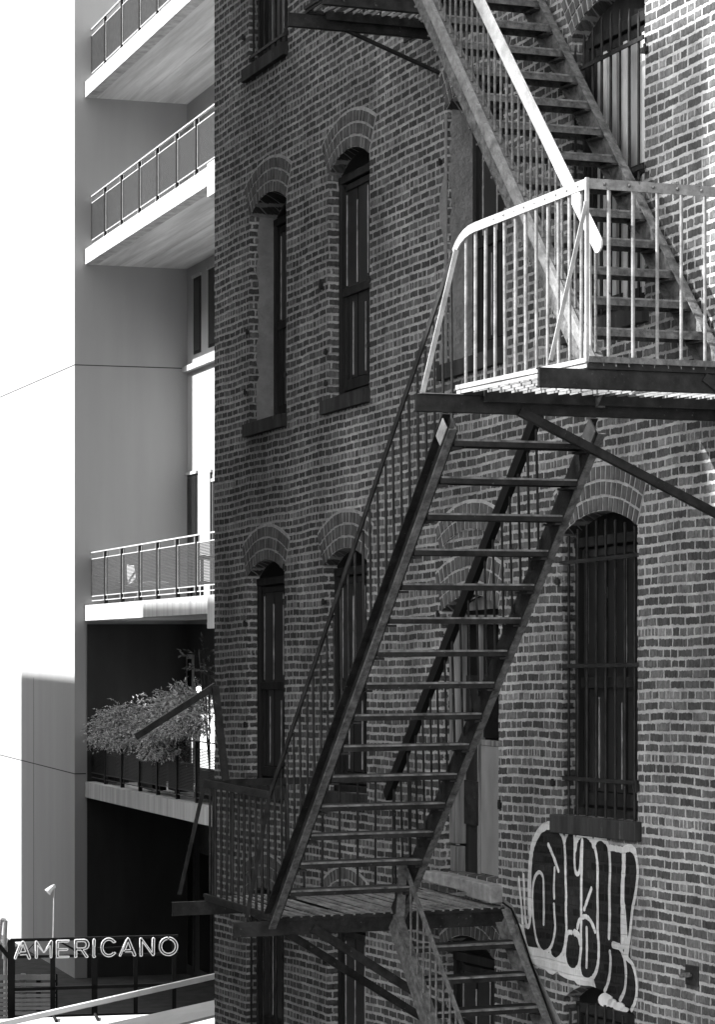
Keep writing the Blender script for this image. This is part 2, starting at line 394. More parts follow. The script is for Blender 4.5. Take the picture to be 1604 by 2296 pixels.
for a in OPEN:
    if a[0] == 'r3w3': continue
    WD[a[0]] = window(*a)
    key, s0, s1, zs, zp = a[:5]
    sill(s0, s1, zs, .13 if key == 'r3w4' else .12, .09 if key[1] != '3' else .1, .02 if key[3] != '4' else .06)
# rendered side reveals of two deep windows
for key in ('r2w1', 'r2w3'):
    a = [o for o in OPEN if o[0] == key][0]; s0, zs, zp, dep = a[1], a[3], a[4], a[6]
    mb = MB(); N = 26; rr = random.Random(5); off = .07 if key == 'r2w1' else .02
    pl = []
    for i in range(N+1): pl.append((-off+rr.uniform(-.018, .018), zr(zs, s0)+(zp-zs)*i/N))
    vs = [(s0+.012, p[0], p[1]) for p in pl]+[(s0+.012, -dep-.03, p[1]) for p in pl]
    mb.add(vs, [(i, i+1, N+2+i, N+1+i) for i in range(N)])
    vs = [(s0-.0, p[0]-.006, p[1]) for p in pl]
    mb.add([(s0+.012, p[0], p[1]) for p in pl]+vs, [(i, i+1, N+2+i, N+1+i) for i in range(N)])
    part('rendered_reveal', mb, 'plaster', bb)
mb = MB(); rr = random.Random(8); a = [o for o in OPEN if o[0] == 'r2w3'][0]; pl1 = []; pl2 = []     # render spread over the jamb bricks
for i in range(20):
    z = zr(2.05, a[1])+1.95*i/19; wd_ = .02+.10*max(0, math.sin(i*.55+1.2))+rr.uniform(0, .03)
    pl1.append((a[1]-wd_, z)); pl2.append((a[1]+.004, z))
mb.prism(pl1+pl2[::-1], -.002, .007); part('render_patch', mb, 'plaster', bb)
# ---- security bars
def bars(key, n, tb, tt, rails, o=-.02, spike=False):
    a = [q for q in OPEN if q[0] == key][0]; _, s0, s1, zs, zp, rise, dep = a; b = s1-s0; wd = WD[key]
    for i in range(n):
        k = (i+.45)/n; s = s0+b*k; z0 = zr(zs, s)+tb; z1 = zr(zp, s)+tt+rise*(1-(2*k-1)**2)*.8
        mb = MB().rod((s, o, z0), (s, o, z1-(.08 if spike else 0)), .011, 6)
        if spike: mb.rod((s, o, z1-.08), (s, o, z1), .011, 6, .002)
        part('security_bar', mb, 'steel', wd)
    for t in rails:
        za, zb = zr(zs, s0)*(1-t)+zr(zp, s0)*t, zr(zs, s1)*(1-t)+zr(zp, s1)*t
        part('cross_bar', MB().beam((s0-.05, o+.014, za), (s1+.02, o+.014, zb), .012, .028), 'steel', wd)
bars('r3w4', 8, .0, -.03, (.13, .53, .90)); bars('r2w4', 8, .02, -.10, (.45, .87), .005, True); bars('r4w4', 8, 0, -.1, (.5, .9))
bars('r1w1', 7, .0, -.1, (.05, .5)); bars('r4w1', 6, 0, -.1, (.3,))
# ---- shutter pintles left in the brickwork
for x, y, w_, h_ in ((1253, 1304, .07, .03), (1243, 1755, .05, .03), (1430, 1765, .075, .05), (551, 1398, .06, .03), (552, 1625, .06, .03), (640, 1272, .05, .03), (640, 1350, .05, .03), (642, 840, .05, .03),
                     (557, 745, .05, .03), (552, 880, .05, .03), (830, 628, .06, .03), (828, 775, .05, .03), (733, 790, .07, .03), (733, 860, .07, .03), (722, 640, .07, .05), (1449, 112, .08, .035),
                     (1262, 203, .06, .03), (985, 1380, .04, .04), (990, 365, .05, .03), (728, 1350, .05, .03), (548, 85, .06, .03), (643, 75, .05, .04), (1124, 1805, .04, .04), (635, 2100, .05, .03), (730, 2155, .05, .03)):
    s, z = BF.px(x, y); mb = MB().box((s-w_/2, -.01, z-h_/2), (s+w_/2, .02, z+h_/2)).rod((s+w_*.3, .02, z-h_/2-.01), (s+w_*.3, .02, z+h_), .012, 6)
    part('shutter_pintle', mb, 'steel', bb)
# ---- tie plates
for x0, x1, y0, y1 in ((1541, 1569, 2155, 2212), (908, 930, 62, 105)):
    s0, z1 = BF.px(x0, (y0+y1)/2); s1, _ = BF.px(x1, (y0+y1)/2); zc = z1; hh = (y1-y0)/F*16.6/2*.82
    mb = MB().prism([(s0, zc-hh), (s1, zc-hh+.006), (s1, zc+hh), (s0, zc+hh-.004)], 0, .012)
    tp = part('tie_plate', mb, 'steel', bb, bevel=.003)
    part('bolt', MB().rod(((s0+s1)/2, .01, zc), ((s0+s1)/2-.01, .09, zc), .012, 6).beam(((s0+s1)/2-.03, .05, zc), ((s0+s1)/2+.03, .05, zc+.01), .03, .03), 'steelm', tp)
# ---- doorway behind the stair
_, s0, s1, zs, zp, rise, dep = o3; b = s1-s0; zl, zh = zr(zs, s0), zr(zp, s0)
a = arc(s0-.02, s1+.02, zh, zr(zp, s1), rise+.01)
dr = part('door', MB().prism([(s0-.02, zl-.03)]+a+[(s1+.02, zl-.03)], -.3, -.16), 'framed', bb)
part('door_post', MB().box((s0+.02, -.15, zl+.22), (s0+.16, -.05, zh-.02)).box((s0+.02, -.13, zl), (s0+.17, -.06, zl+.2)), 'oldwood', dr, bevel=.006)
part('door_leaf', MB().box((s0+.42*b, -.16, zl+.02), (s1-.01, -.125, zl+1.0)), 'tin', dr)
part('door_pane', MB().box((s0+.45*b, -.16, zl+1.06), (s1-.06, -.14, zh-.08)), 'glass', dr)
part('door_frame', MB().box((s0+.40*b, -.16, zl), (s0+.44*b, -.11, zh-.05)).box((s0+.4*b, -.16, zl+1.0), (s1, -.118, zl+1.045)).box((s1-.055, -.16, zl), (s1-.03, -.115, zh-.05)).box((s0+.0, -.16, zh-.1), (s1, -.08, zh-.03)), 'oldwood', dr, bevel=.004)
part('door_panel', MB().box((s0+.17, -.16, zl), (s0+.38*b, -.13, zh-.5)), 'frame', dr)
part('door_hinge', MB().box((s0+.2, -.13, zl+.38), (s0+.42*b, -.10, zl+.72)), 'steel', dr)
part('fanlight', MB().prism(arc(s0+.05, s1-.02, zh, zr(zp, s1), rise-.01), -.16, -.14), 'oldwood', dr)
mb = MB(); pts = [(s0-.16, zl-.01), (s0+.2, zl+.0), (s1-.1, zl-.005), (s1+.06, zl-.012), (s1+.07, zl-.14), (s1-.35, zl-.13), (s1-.4, zl-.10), (s0-.05, zl-.09), (s0-.16, zl-.08)]
mb.prism(pts, -.2, .10); part('doorstep', mb, 'stone', bb, bevel=.012)
# patched render strip below the doorstep beside the lower stair
mb = MB(); P = [BF.px(x, y) for x, y in ((1132, 2015), (1150, 2030), (1166, 2070), (1180, 2130), (1215, 2200), (1262, 2296), (1225, 2296), (1190, 2220), (1160, 2150), (1140, 2100))]
mb.prism(P, 0, .004); part('render_patch', mb, 'plaster', bb)
def K6(cx, cy): s, z = BF.px(776+cx*.2903, 1847+cy*.2903); return (s, .012, z)
part('cable', MB().tube([K6(*p) for p in ((1225, 610), (1290, 655), (1335, 750), (1400, 935), (1440, 1060), (1500, 1220), (1600, 1520), (1660, 1700))], .008, 6), 'black', bb)
# ---- graffiti (white outlines over black fill)
def G(cx, cy): return BF.px(1133+cx*.2129, 1815.9+cy*.2129)
fill = [(300,430),(340,300),(400,205),(470,175),(530,180),(610,260),(640,330),(690,235),(740,230),(760,330),(810,270),(880,270),(940,350),(1020,300),(1090,360),(1120,410),(1250,430),(1290,420),(1350,425),(1400,560),(1405,750),(1370,960),(1335,1250),(1310,1500),(1390,1750),(1395,1950),(1345,2110),(1290,2060),(1200,2000),(1060,1920),(965,1868),(940,1770),(880,1800),(820,1750),(790,1640),(730,1695),(665,1620),(640,1500),(600,1540),(545,1580),(495,1520),(440,1490),(360,1450),(240,1440),(180,1380),(230,1250),(280,1150),(265,900),(268,650)]
gf = part('graffiti', MB().prism([G(*p) for p in fill], -.001, .004), 'painted', bb)
strokes = [
 (.03,[(155,715),(165,850),(180,1000),(200,1250),(232,1400)]),
 (.034,[(205,690),(213,900),(222,1120),(240,1218),(262,1215),(276,1100),(272,900)]),
 (.058,[(276,1100),(268,900),(272,650),(290,430),(330,300),(390,205),(460,165),(530,170)]),
 (.036,[(530,170),(590,230),(630,320),(645,480),(648,700),(655,900),(652,1050),(658,1250),(652,1350),(635,1460),(600,1540),(545,1582),(500,1545),(488,1500)]),
 (.030,[(418,1200),(420,1050),(418,900),(415,740),(400,680),(370,655),(335,690),(310,770),(300,900),(305,1080),(322,1250),(350,1390),(395,1480),(440,1495),(490,1450),(520,1370),(540,1240),(532,1100),(527,995)]),
 (.030,[(530,925),(527,800),(535,615)]),(.034,[(465,365),(490,420),(530,520),(572,640)]),
 (.030,[(640,330),(655,270),(680,228)]),(.032,[(735,235),(745,330),(742,500),(748,620),(765,672),(790,660),(806,560),(812,420),(825,320)]),
 (.046,[(748,420),(765,320),(810,262),(870,262),(920,310)]),
 (.036,[(920,310),(955,390),(978,500),(988,650),(985,850),(988,1050),(987,1250),(1000,1450),(988,1640),(945,1755),(880,1797),(825,1762),(802,1690),(800,1600),(812,1450),(812,1300),(815,1100),(815,800),(820,560),(825,320)]),
 (.034,[(775,1240),(795,1165),(850,1122),(900,1150),(938,1215),(962,1280)]),(.034,[(870,1245),(873,1450),(868,1650)]),(.034,[(920,830),(885,930),(845,1045)]),
 (.034,[(715,1290),(672,1296),(655,1380),(642,1500),(652,1600),(690,1675),(740,1692),(785,1635),(802,1540)]),(.05,[(745,1290),(785,1320),(805,1400)]),
 (.05,[(945,375),(970,312),(1020,290),(1070,322)]),(.036,[(1070,322),(1105,400),(1120,600),(1112,850),(1115,1100),(1108,1345)]),(.034,[(1115,1495),(1122,1600),(1110,1750),(1085,1850),(1060,1905)]),
 (.042,[(1115,398),(1180,408),(1255,425)]),(.055,[(1262,425),(1262,600),(1250,800),(1250,1100),(1250,1430)]),
 (.055,[(1280,410),(1335,400),(1378,440)]),(.036,[(1378,440),(1405,550),(1410,700),(1385,900),(1355,1050),(1335,1250),(1312,1420),(1300,1540)]),(.06,[(1258,1000),(1272,1200),(1290,1400),(1285,1530)]),
 (.05,[(1150,1420),(1215,1440)]),(.034,[(1215,1440),(1245,1500),(1275,1600),(1285,1750),(1270,1900),(1222,2005)]),(.034,[(1290,1560),(1350,1620),(1390,1750),(1400,1900),(1385,2010),(1345,2105)])]
def smooth_pts(p, k=5):
    out = []
    for i in range(len(p)-1):
        p0, p1, p2, p3 = p[max(i-1, 0)], p[i], p[i+1], p[min(i+2, len(p)-1)]
        for j in range(k):
            t = j/k; out.append(tuple(.5*((2*p1[c])+(-p0[c]+p2[c])*t+(2*p0[c]-5*p1[c]+4*p2[c]-p3[c])*t*t+(-p0[c]+3*p1[c]-3*p2[c]+p3[c])*t**3) for c in (0, 1)))
    return out+[p[-1]]
mb = MB(); rr = random.Random(2)
for si, (wd_, pts) in enumerate(strokes):
    P = [Vector(G(*p)) for p in smooth_pts(pts)]; vs = []; oo = .0055+.0004*(si % 6)
    for i, p in enumerate(P):
        d = (P[min(i+1, len(P)-1)]-P[max(i-1, 0)]).normalized(); nn = Vector((-d.y, d.x)); e = wd_*.5*rr.uniform(.86, 1.14)
        vs += [(p.x+nn.x*e, oo, p.y+nn.y*e), (p.x-nn.x*e, oo, p.y-nn.y*e)]
    mb.add(vs, [(2*i, 2*i+1, 2*i+3, 2*i+2) for i in range(len(P)-1)])
    for c in (P[0], P[-1]):
        q = [(c.x+wd_*.5*math.cos(t*math.pi/5), oo+.0002, c.y+wd_*.5*math.sin(t*math.pi/5)) for t in range(10)]; mb.add(q, [tuple(range(10))])
spl = [(140,1385),(200,1420),(300,1450),(380,1465),(430,1505),(485,1505),(520,1570),(560,1600),(610,1550),(640,1520),(655,1620),(700,1700),(750,1705),(790,1670),(815,1755),(870,1805),(935,1775),(950,1830),(965,1872),(900,1852),(840,1850),(770,1838),(740,1800),(690,1790),(640,1770),(590,1740),(560,1700),(510,1735),(470,1720),(430,1680),(360,1650),(300,1620),(250,1570),(190,1520),(140,1450)]
mb.prism([G(*p) for p in spl], 0, .0052)
spl = [(90,1230),(150,1190),(200,1240),(215,1330),(250,1430),(200,1500),(140,1540),(110,1400),(60,1320)]
mb.prism([G(*p) for p in spl], 0, .0050)
part('paint_stroke', mb, 'whitepaint', gf)
mb = MB()                                     # white blobs sprayed on the window head below
a4 = [q for q in OPEN if q[0] == 'r4w4'][0]
for cx, cy, rx, ry in ((1060, 2000, 75, 75), (1130, 2035, 50, 45), (1200, 2070, 60, 45), (1260, 2105, 45, 28)):
    q = []
    for i in range(14):
        t = i*math.pi/7; x, y = 1133+(cx+rx*math.cos(t))*.2129, 1815.9+(cy+ry*math.sin(t))*.2129
        q.append(BF.px(x, y, -.12))
    mb.prism(q, -.125-.001, -.118)
part('paint_stroke', mb, 'white', gf)

# ================================================================== FIRE ESCAPE
OR, OM, OI = 1.85, .96, .06
fe = thing('fire_escape', 'rusty steel fire escape with landings and open stairs zigzagging down the brick wall', 'fire escape', BF, (0, 0, GZ))
Z2, Z1, Z3 = 1.39, -2.10, 4.72
n2, f2 = S(1318, OR), S(1026, OR)             # near and far ends of the landings
n1, f1 = S(605, OR), S(459, OR)
n3, f3 = S(1060)+.0, S(985)
def landing(zf, sn, sf, oo, stub, m, mr, sides, rail_h, xlow=True):
    """beams on the wall, grating of bars, outer railing"""
    ln = part('landing', MB().box((sf, 0, zf-.035), (sf+.03, oo, zf-.005)).box((sn-.03, 0, zf-.035), (sn, oo, zf-.005)).box((sf+.03, .002, zf-.034), (sn-.03, .03, zf-.006)), m, fe)
    for i, (s, ex) in enumerate(((sn-.02, stub), (sf+.02, stub))):
        mb = MB().box((s-.005, -.05, zf-.14), (s+.003, oo+ex, zf-.036)).box((s-.05, -.05, zf-.044), (s+.001, oo+ex, zf-.036)).box((s-.05, -.05, zf-.14), (s+.001, oo+ex, zf-.132)).box((s-.02, oo+ex-.001, zf-.142), (s+.004, oo+ex+.005, zf-.034))
        part('bracket_beam', mb, m, ln, bevel=.002)
    part('cross_beam', MB().box((sf+.05, 0, zf-.075), (sf+.065, oo-.15, zf-.004)), m, ln)
    mb = MB(); o = .04; rr = random.Random(int(zf*100))
    while o < oo-.02:
        dz = rr.uniform(-.008, .006); b1 = rr.uniform(-.02, .02)
        pts = [(sf+(sn-sf)*t, o+b1*math.sin(t*3.1), zf-.008+dz*math.sin(t*3.1)) for t in (0, .25, .5, .75, 1)]
        for a, c in zip(pts, pts[1:]): mb.beam(a, c, *((.034, .012) if xlow else (.010, .022)))
        o += .078
    part('grating', mb, 'bar', ln)
    part('edge_bar', MB().box((sf, oo-.012, zf-.004), (sn, oo+.012, zf+.022)).box((sf, oo-.004, zf-.03), (sn, oo+.004, zf-.004)), mr, ln)
    return ln
def railing(pts, base, mr, name='railing', step=.14, w=.055, r=.009, start=.07, mb_=None):
    """pts: top rail polyline; base: function of position along -> bottom point"""
    rl = part(name, MB().strip(pts, w, .011, SIDE), mr, fe)
    seg = [(Vector(b)-Vector(a)).length for a, b in zip(pts, pts[1:])]; tot = sum(seg); d = start; n = 0
    while d < tot-.03:
        e = d; i = 0
        while e > seg[i]: e -= seg[i]; i += 1
        p = Vector(pts[i]).lerp(Vector(pts[i+1]), e/seg[i]); q = base(p)
        if q is not None and p.z-q[2] > .1:
            sh = Vector(SIDE)*-.015; q = tuple(Vector(q)+sh); p = p+sh
            part('baluster', MB().rod(q, (p.x+random.uniform(-.006, .006), p.y+random.uniform(-.004, .004), p.z-w*.3), r*random.uniform(.92, 1.08), 6), mb_ or mr, rl); n += 1
        d += step
    return rl
def rivets(mb, pts):
    for p in pts: mb.sphere(p, .007, 5, (1, 1, 1))
# ---- landing 2 (the bright one, in the sun)
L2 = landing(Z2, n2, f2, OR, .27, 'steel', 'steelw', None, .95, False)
SIDE = (0, 1, 0); zt = Z2+.95
# stair lines
def stair(st, zt_, sb, zb, oa, ob, nt, z_first, dz, dep, m, mt, chan='out', tw=.2, thick=.04, name='stair_flight'):
    """st,zt_: top end; sb,zb: foot; oa outer stringer, ob inner; treads"""
    d = Vector((sb-st, 0, zb-zt_)).normalized(); nrm = Vector((0, 1, 0)).cross(d)
    mb = MB(); web = MB()
    root = None
    for o, sg in ((oa, 1), (ob, -1)):
        mb = MB()
        mb.strip([(st, o, zt_), (sb, o, zb)], dep, .009)
        for e in (-1, 1):
            off = nrm*(e*(dep/2-.004)); oo_ = o+sg*.028*(1 if chan == 'out' else -1)
            mb.cur = 1 if e < 0 else 0  # camera-side flange paler, its lit edge put into colour
            mb.beam((st+off.x, oo_, zt_+off.z), (sb+off.x, oo_, zb+off.z), .056, .008, nrm)
            if e < 0: mb.beam((st+off.x*.78, o+sg*.007, zt_+off.z*.78), (sb+off.x*.78, o+sg*.007, zb+off.z*.78), .008, .018, nrm)
        if root is None: root = part(name, mb, (m, 'steelm'), fe)
        else: part('stringer', mb, (m, 'steelm'), root)
    for i in range(nt):
        z = z_first+dz*i; t = (z-zt_)/(zb-zt_); s = st+(sb-st)*t
        rr_ = random.Random(i)
        t_ = MB().box((s-tw/2, ob+.005, z-.012), (s+tw/2, oa-.005, z)).box((s-tw/2, ob+.005, z-thick), (s-tw/2+.008, oa-.005, z-.012)).box((s+tw/2-.008, ob+.005, z-thick), (s+tw/2, oa-.005, z-.012))
        for oe, sg in ((oa-.03, -1), (ob+.03, 1)): t_.box((s-tw/2+.01, oe-.025, z-.06), (s+tw/2-.01, oe+.025, z-.045))
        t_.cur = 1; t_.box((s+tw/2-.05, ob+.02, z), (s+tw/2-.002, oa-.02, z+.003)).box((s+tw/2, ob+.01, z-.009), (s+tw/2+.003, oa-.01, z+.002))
        part('tread', t_, (mt, 'lit_edge'), root)
    return root
# stair 2: from landing 2 (far end, outer lane) away and down to landing 1
s2t, z2t = BF.px(1012, 945, OR); s2b, z2b = BF.px(608, 2065, OR)
part('sun_patch_plate', MB().beam((s2t, OR+.04, z2t-.01), (s2t-.1, OR+.04, z2t-.11), .006, .09), 'steelw', fe)  # pale plate added as the sunlit patch on the stringer
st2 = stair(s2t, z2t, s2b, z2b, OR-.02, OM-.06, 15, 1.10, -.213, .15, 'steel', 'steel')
# stair 1: from landing 3 down towards the camera to landing 2, inner lane
s1t = S(905, OM); z1t = BF.px(905, -95, OM)[1]
_p = [BF.px(953, 7, OM), BF.px(1158, 460, OM)]; k1 = (_p[1][1]-_p[0][1])/(_p[1][0]-_p[0][0])
s1t = _p[0][0]+(Z3-.02-_p[0][1])/k1; s1b = _p[0][0]+(Z2-.02-_p[0][1])/k1
st1 = stair(s1t, Z3-.02, s1b, Z2-.02, OM, OI, 14, 1.60, .218, .2, 'steelm', 'steelm', 'in', .21, .05)
# stair 3: from landing 1 inner lane down towards the camera
s3t, z3t = BF.px(880, 2062, OM); s3b = s3t+3.9
st3 = stair(s3t, Z1-.05, s3b, GZ+.1, OM, OI, 18, -2.315, -.205, .16, 'steelm', 'steel', 'in', .2, .04)
# ---- landing 2 railing, outer side + curve down along stair 2
kk2 = (z2b-z2t)/(s2b-s2t)
A_, B_, J_ = BF.px(1064, 510, OR), BF.px(1034, 523, OR), BF.px(1019, 566, OR)
top = [(n2, OR, zt), (A_[0], OR, A_[1])]
for t in (.2, .4, .6, .8, 1): top.append(((1-t)**2*A_[0]+2*t*(1-t)*B_[0]+t*t*J_[0], OR, (1-t)**2*A_[1]+2*t*(1-t)*B_[1]+t*t*J_[1]))
hb = BF.px(606, 1780, OR); s_, z_ = top[-1][0], top[-1][2]
def base_outer(p):
    if p.x > f2: return (p.x, OR, Z2)
    z = z2t+(p.x-s2t)*kk2+.03
    return (p.x, OR-.01, z)
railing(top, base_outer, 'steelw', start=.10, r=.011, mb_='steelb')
rl = railing([(s_, OR, z_+.0), (hb[0], OR, hb[1])], base_outer, 'steel', name='handrail', w=.045, step=.19, start=.12)
# inner handrail of stair 2
ha, hb2 = BF.px(1205, 925, OM), BF.px(866, 1785, OM)
def base_in2(p): return (p.x, OM-.02, z2t+(p.x-s2t)*kk2+.02)
railing([(ha[0], OM, ha[1]), (hb2[0], OM, hb2[1])], base_in2, 'steel', name='handrail', w=.05, step=.19)
part('handrail', MB().beam((ha[0], OM-.01, ha[1]), (hb2[0], OM-.01, hb2[1]), .045, .085, (0, 0, 1)), 'black', fe)
# near end railing of landing 2 (across, towards the wall)
SIDE = (1, 0, 0)
railing([(n2, OR, zt), (n2, .05, zt)], lambda p: (n2, p.y, Z2), 'steelb', step=.146, start=.135, w=.055, r=.011)
part('edge_bar', MB().box((n2-.03, 0, Z2-.002), (n2+.02, OR, Z2+.03)), 'steelm', L2)
# bright end corner post
part('corner_post', MB().box((n2-.008, OR-.006, Z2), (n2+.012, OR+.012, zt+.03)), 'steelw', L2)
def px_s(x, y, s): o, z = BF.pxs(x, y, s); return (s, o, z)
# outriggers braces to beam stubs
part('rail_brace', MB().beam((n2+.012, OR+.01, zt-.1), px_s(1236, 808, n2+.012), .022, .008, (1, 0, 0)), 'steelw', L2)
part('rail_brace', MB().beam(px_s(1024, 560, f2+.02), px_s(948, 882, f2+.02), .03, .008, (1, 0, 0)), 'steelw', L2)
part('bracket_plate', MB().beam((f2+.02, OR+.25, Z2-.034), (f2+.02, OR-.02, Z2-.034), .06, .004), 'steelw', L2)
# long wall brace under the far beam
b0 = px_s(1165, 922, f2+.02); b1 = px_s(1604, 1150, f2+.02); v = Vector(b1)-Vector(b0); b1 = Vector(b0)+v*((b0[1])/(b0[1]-b1[1]))
part('wall_brace', MB().beam(b0, b1, .05, .05), 'steel', L2)
b0 = Vector(px_s(1578, 846, n2-.02)); part('wall_brace', MB().beam(b0, (n2-.02, 0, b0.z-b0.y*.66), .05, .05), 'steel', L2)
# stair 1 outer handrail with rounded end
SIDE = (0, 1, 0)
h1, h2 = BF.px(1075, 0, OM), BF.px(1342, 548, OM); kh = (h2[1]-h1[1])/(h2[0]-h1[0])
htop = (s1t+.05, h1[1]+kh*(s1t+.05-h1[0]))
def base_1(p): return (p.x, OM, _p[0][1]+(p.x-_p[0][0])*k1+.15)
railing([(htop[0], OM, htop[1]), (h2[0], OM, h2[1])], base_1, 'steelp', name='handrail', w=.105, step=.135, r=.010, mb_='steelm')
part('riveted_angle', MB().beam((s1t+.05, OM+.020, Z3-.02+.045), (s1b, OM+.020, Z2-.02+.1), .03, .075, (0, 0, 1)), 'steelb', st1)
# bracing of stair 1 handrail foot
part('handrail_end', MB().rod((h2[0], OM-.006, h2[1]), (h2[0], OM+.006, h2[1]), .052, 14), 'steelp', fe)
part('handrail_post', MB().beam((h2[0]-.12, OM, h2[1]+.1), (h2[0]-.1, OM, Z2), .012, .035), 'steelw', L2)
# ---- landing 1
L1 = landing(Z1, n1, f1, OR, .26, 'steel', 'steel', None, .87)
SIDE = (0, 1, 0); z1r = Z1+.87
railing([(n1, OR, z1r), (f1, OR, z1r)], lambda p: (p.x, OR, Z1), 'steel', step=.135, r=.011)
SIDE = (1, 0, 0)
railing([(f1, OR, z1r), (f1, .05, z1r)], lambda p: (f1, p.y, Z1), 'steel', step=.15, r=.010)
part('rail_brace', MB().beam((n1+.01, OR+.01, z1r-.02), px_s(553, 2058, n1+.01), .03, .009, (1, 0, 0)), 'steel', L1)
part('rail_brace', MB().beam((f1, OR, z1r), px_s(402, 2006, f1), .03, .009, (1, 0, 0)), 'steel', L1)
b0 = px_s(700, 2080, n1); b1 = px_s(904, 2208, n1); v = Vector(b1)-Vector(b0); b1 = Vector(b0)+v*(b0[1]/(b0[1]-b1[1]))
part('wall_brace', MB().beam(b0, b1, .06, .06), 'steel', L1)
part('wall_brace', MB().beam((f1, b0[1], b0[2]), (f1, 0, b1.z), .06, .06), 'steel', L1)
# counterbalance arm rising over the far rail
part('ladder_arm', MB().beam(px_s(304, 1652, f1), px_s(484, 1537, f1), .03, .05).beam(px_s(482, 1537, f1+.03), px_s(506, 1750, f1+.03), .03, .055, (0, 1, 0)), 'steel', L1)
# stair 3 handrail
SIDE = (0, 1, 0)
g1, g2 = BF.px(912, 1952, OM), BF.px(1034, 2290, OM); kg = (g2[1]-g1[1])/(g2[0]-g1[0])
k3 = (GZ+.1-(Z1-.05))/(s3b-s3t)
railing([(g1[0], OM, g1[1]), (g1[0]+3.6, OM, g1[1]+kg*3.6)], lambda p: (p.x, OM, Z1-.05+(p.x-s3t)*k3), 'steelm', name='handrail', w=.05, step=.16)
part('newel', MB().beam((S(898, OM), OM, Z1), (S(905, OM), OM, Z1+.42), .06, .02), 'steelm', L1)
# ---- landing 3 (seen from below at the top)
L3 = landing(Z3, n3+.15, f3, 1.12, .14, 'steel', 'steel', None, .9, False)
part('wall_brace', MB().rod(px_s(755, 58, f3), (f3, 0, BF.px(985, 163)[1]), .018, 6), 'steel', L3)
SIDE = (0, 1, 0)
railing([(n3+.15, 1.12, Z3+.9), (f3, 1.12, Z3+.9)], lambda p: (p.x, 1.12, Z3), 'steel')
SIDE = (1, 0, 0)
railing([(f3, 1.12, Z3+.9), (f3, .05, Z3+.9)], lambda p: (f3, p.y, Z3), 'steel')
# rivets on the bright rail and stringer
mb = MB()
for i in range(9): part('rivet', MB().sphere((n2-.10-.137*i, OR+.007, zt-.02*min(1, i/10)), .007, 6), 'steelw', L2)
mb = MB()
for i in range(13): part('rivet', MB().sphere((n2+.008, OR-.1-.146*i, zt), .010, 6), 'steelm', L2)
mb = MB(); d = Vector((s1b-s1t, 0, Z2-Z3)).normalized(); nrm = Vector((0, 1, 0)).cross(d)
for i in range(26):
    for e in (-1, 1):
        t = (i+.5*(e > 0))/26; mb.sphere((s1t+(s1b-s1t)*t+nrm.x*e*.07, OM+(.036 if e > 0 else .006), Z3-.02+(Z2-Z3)*t+nrm.z*e*.07), .009, 5)
part('rivet', mb, 'steelm', st1)

# ================================================================== CONCRETE APARTMENT BUILDING
CD = .012
ap = thing('apartment_building', 'pale smooth concrete apartment block with recessed balconies, behind the brick building', 'building', CF, (0, 0, GZ))
IC = -2.03
part('wall', MB().box((-26, -14, GZ-.2), (0, 0, 16)), 'concrete', ap)
part('wall', MB().box((0, -14, GZ-.2), (15, IC, 16)), 'concrete', ap, label='shaded back wall of the balconies')
part('recess_wall', MB().box((.0, IC, GZ), (.02, -.22, -.02)).box((.02, IC, GZ), (14.5, IC+.02, -.02)), 'recess', ap, label='wall under the lower balconies, darkened for shade')
# joints
zj1, zj2 = CF.px(167, 818)[1], CF.px(167, 1735)[1]; sv = CF.px(75, 1500)[0]
mb = MB()
for zj in (zj1, zj2):
    mb.box((-20, -.01, zj-.008), (0, .002, zj+.008)).box((-.001, -2.02 if zj == zj1 else -.2, zj-.008), (.002, .0, zj+.008))
mb.box((sv-.01, -.01, -20), (sv+.01, .002, CF.px(75, 1517)[1]-.02))
part('joint', mb, 'joint', ap)
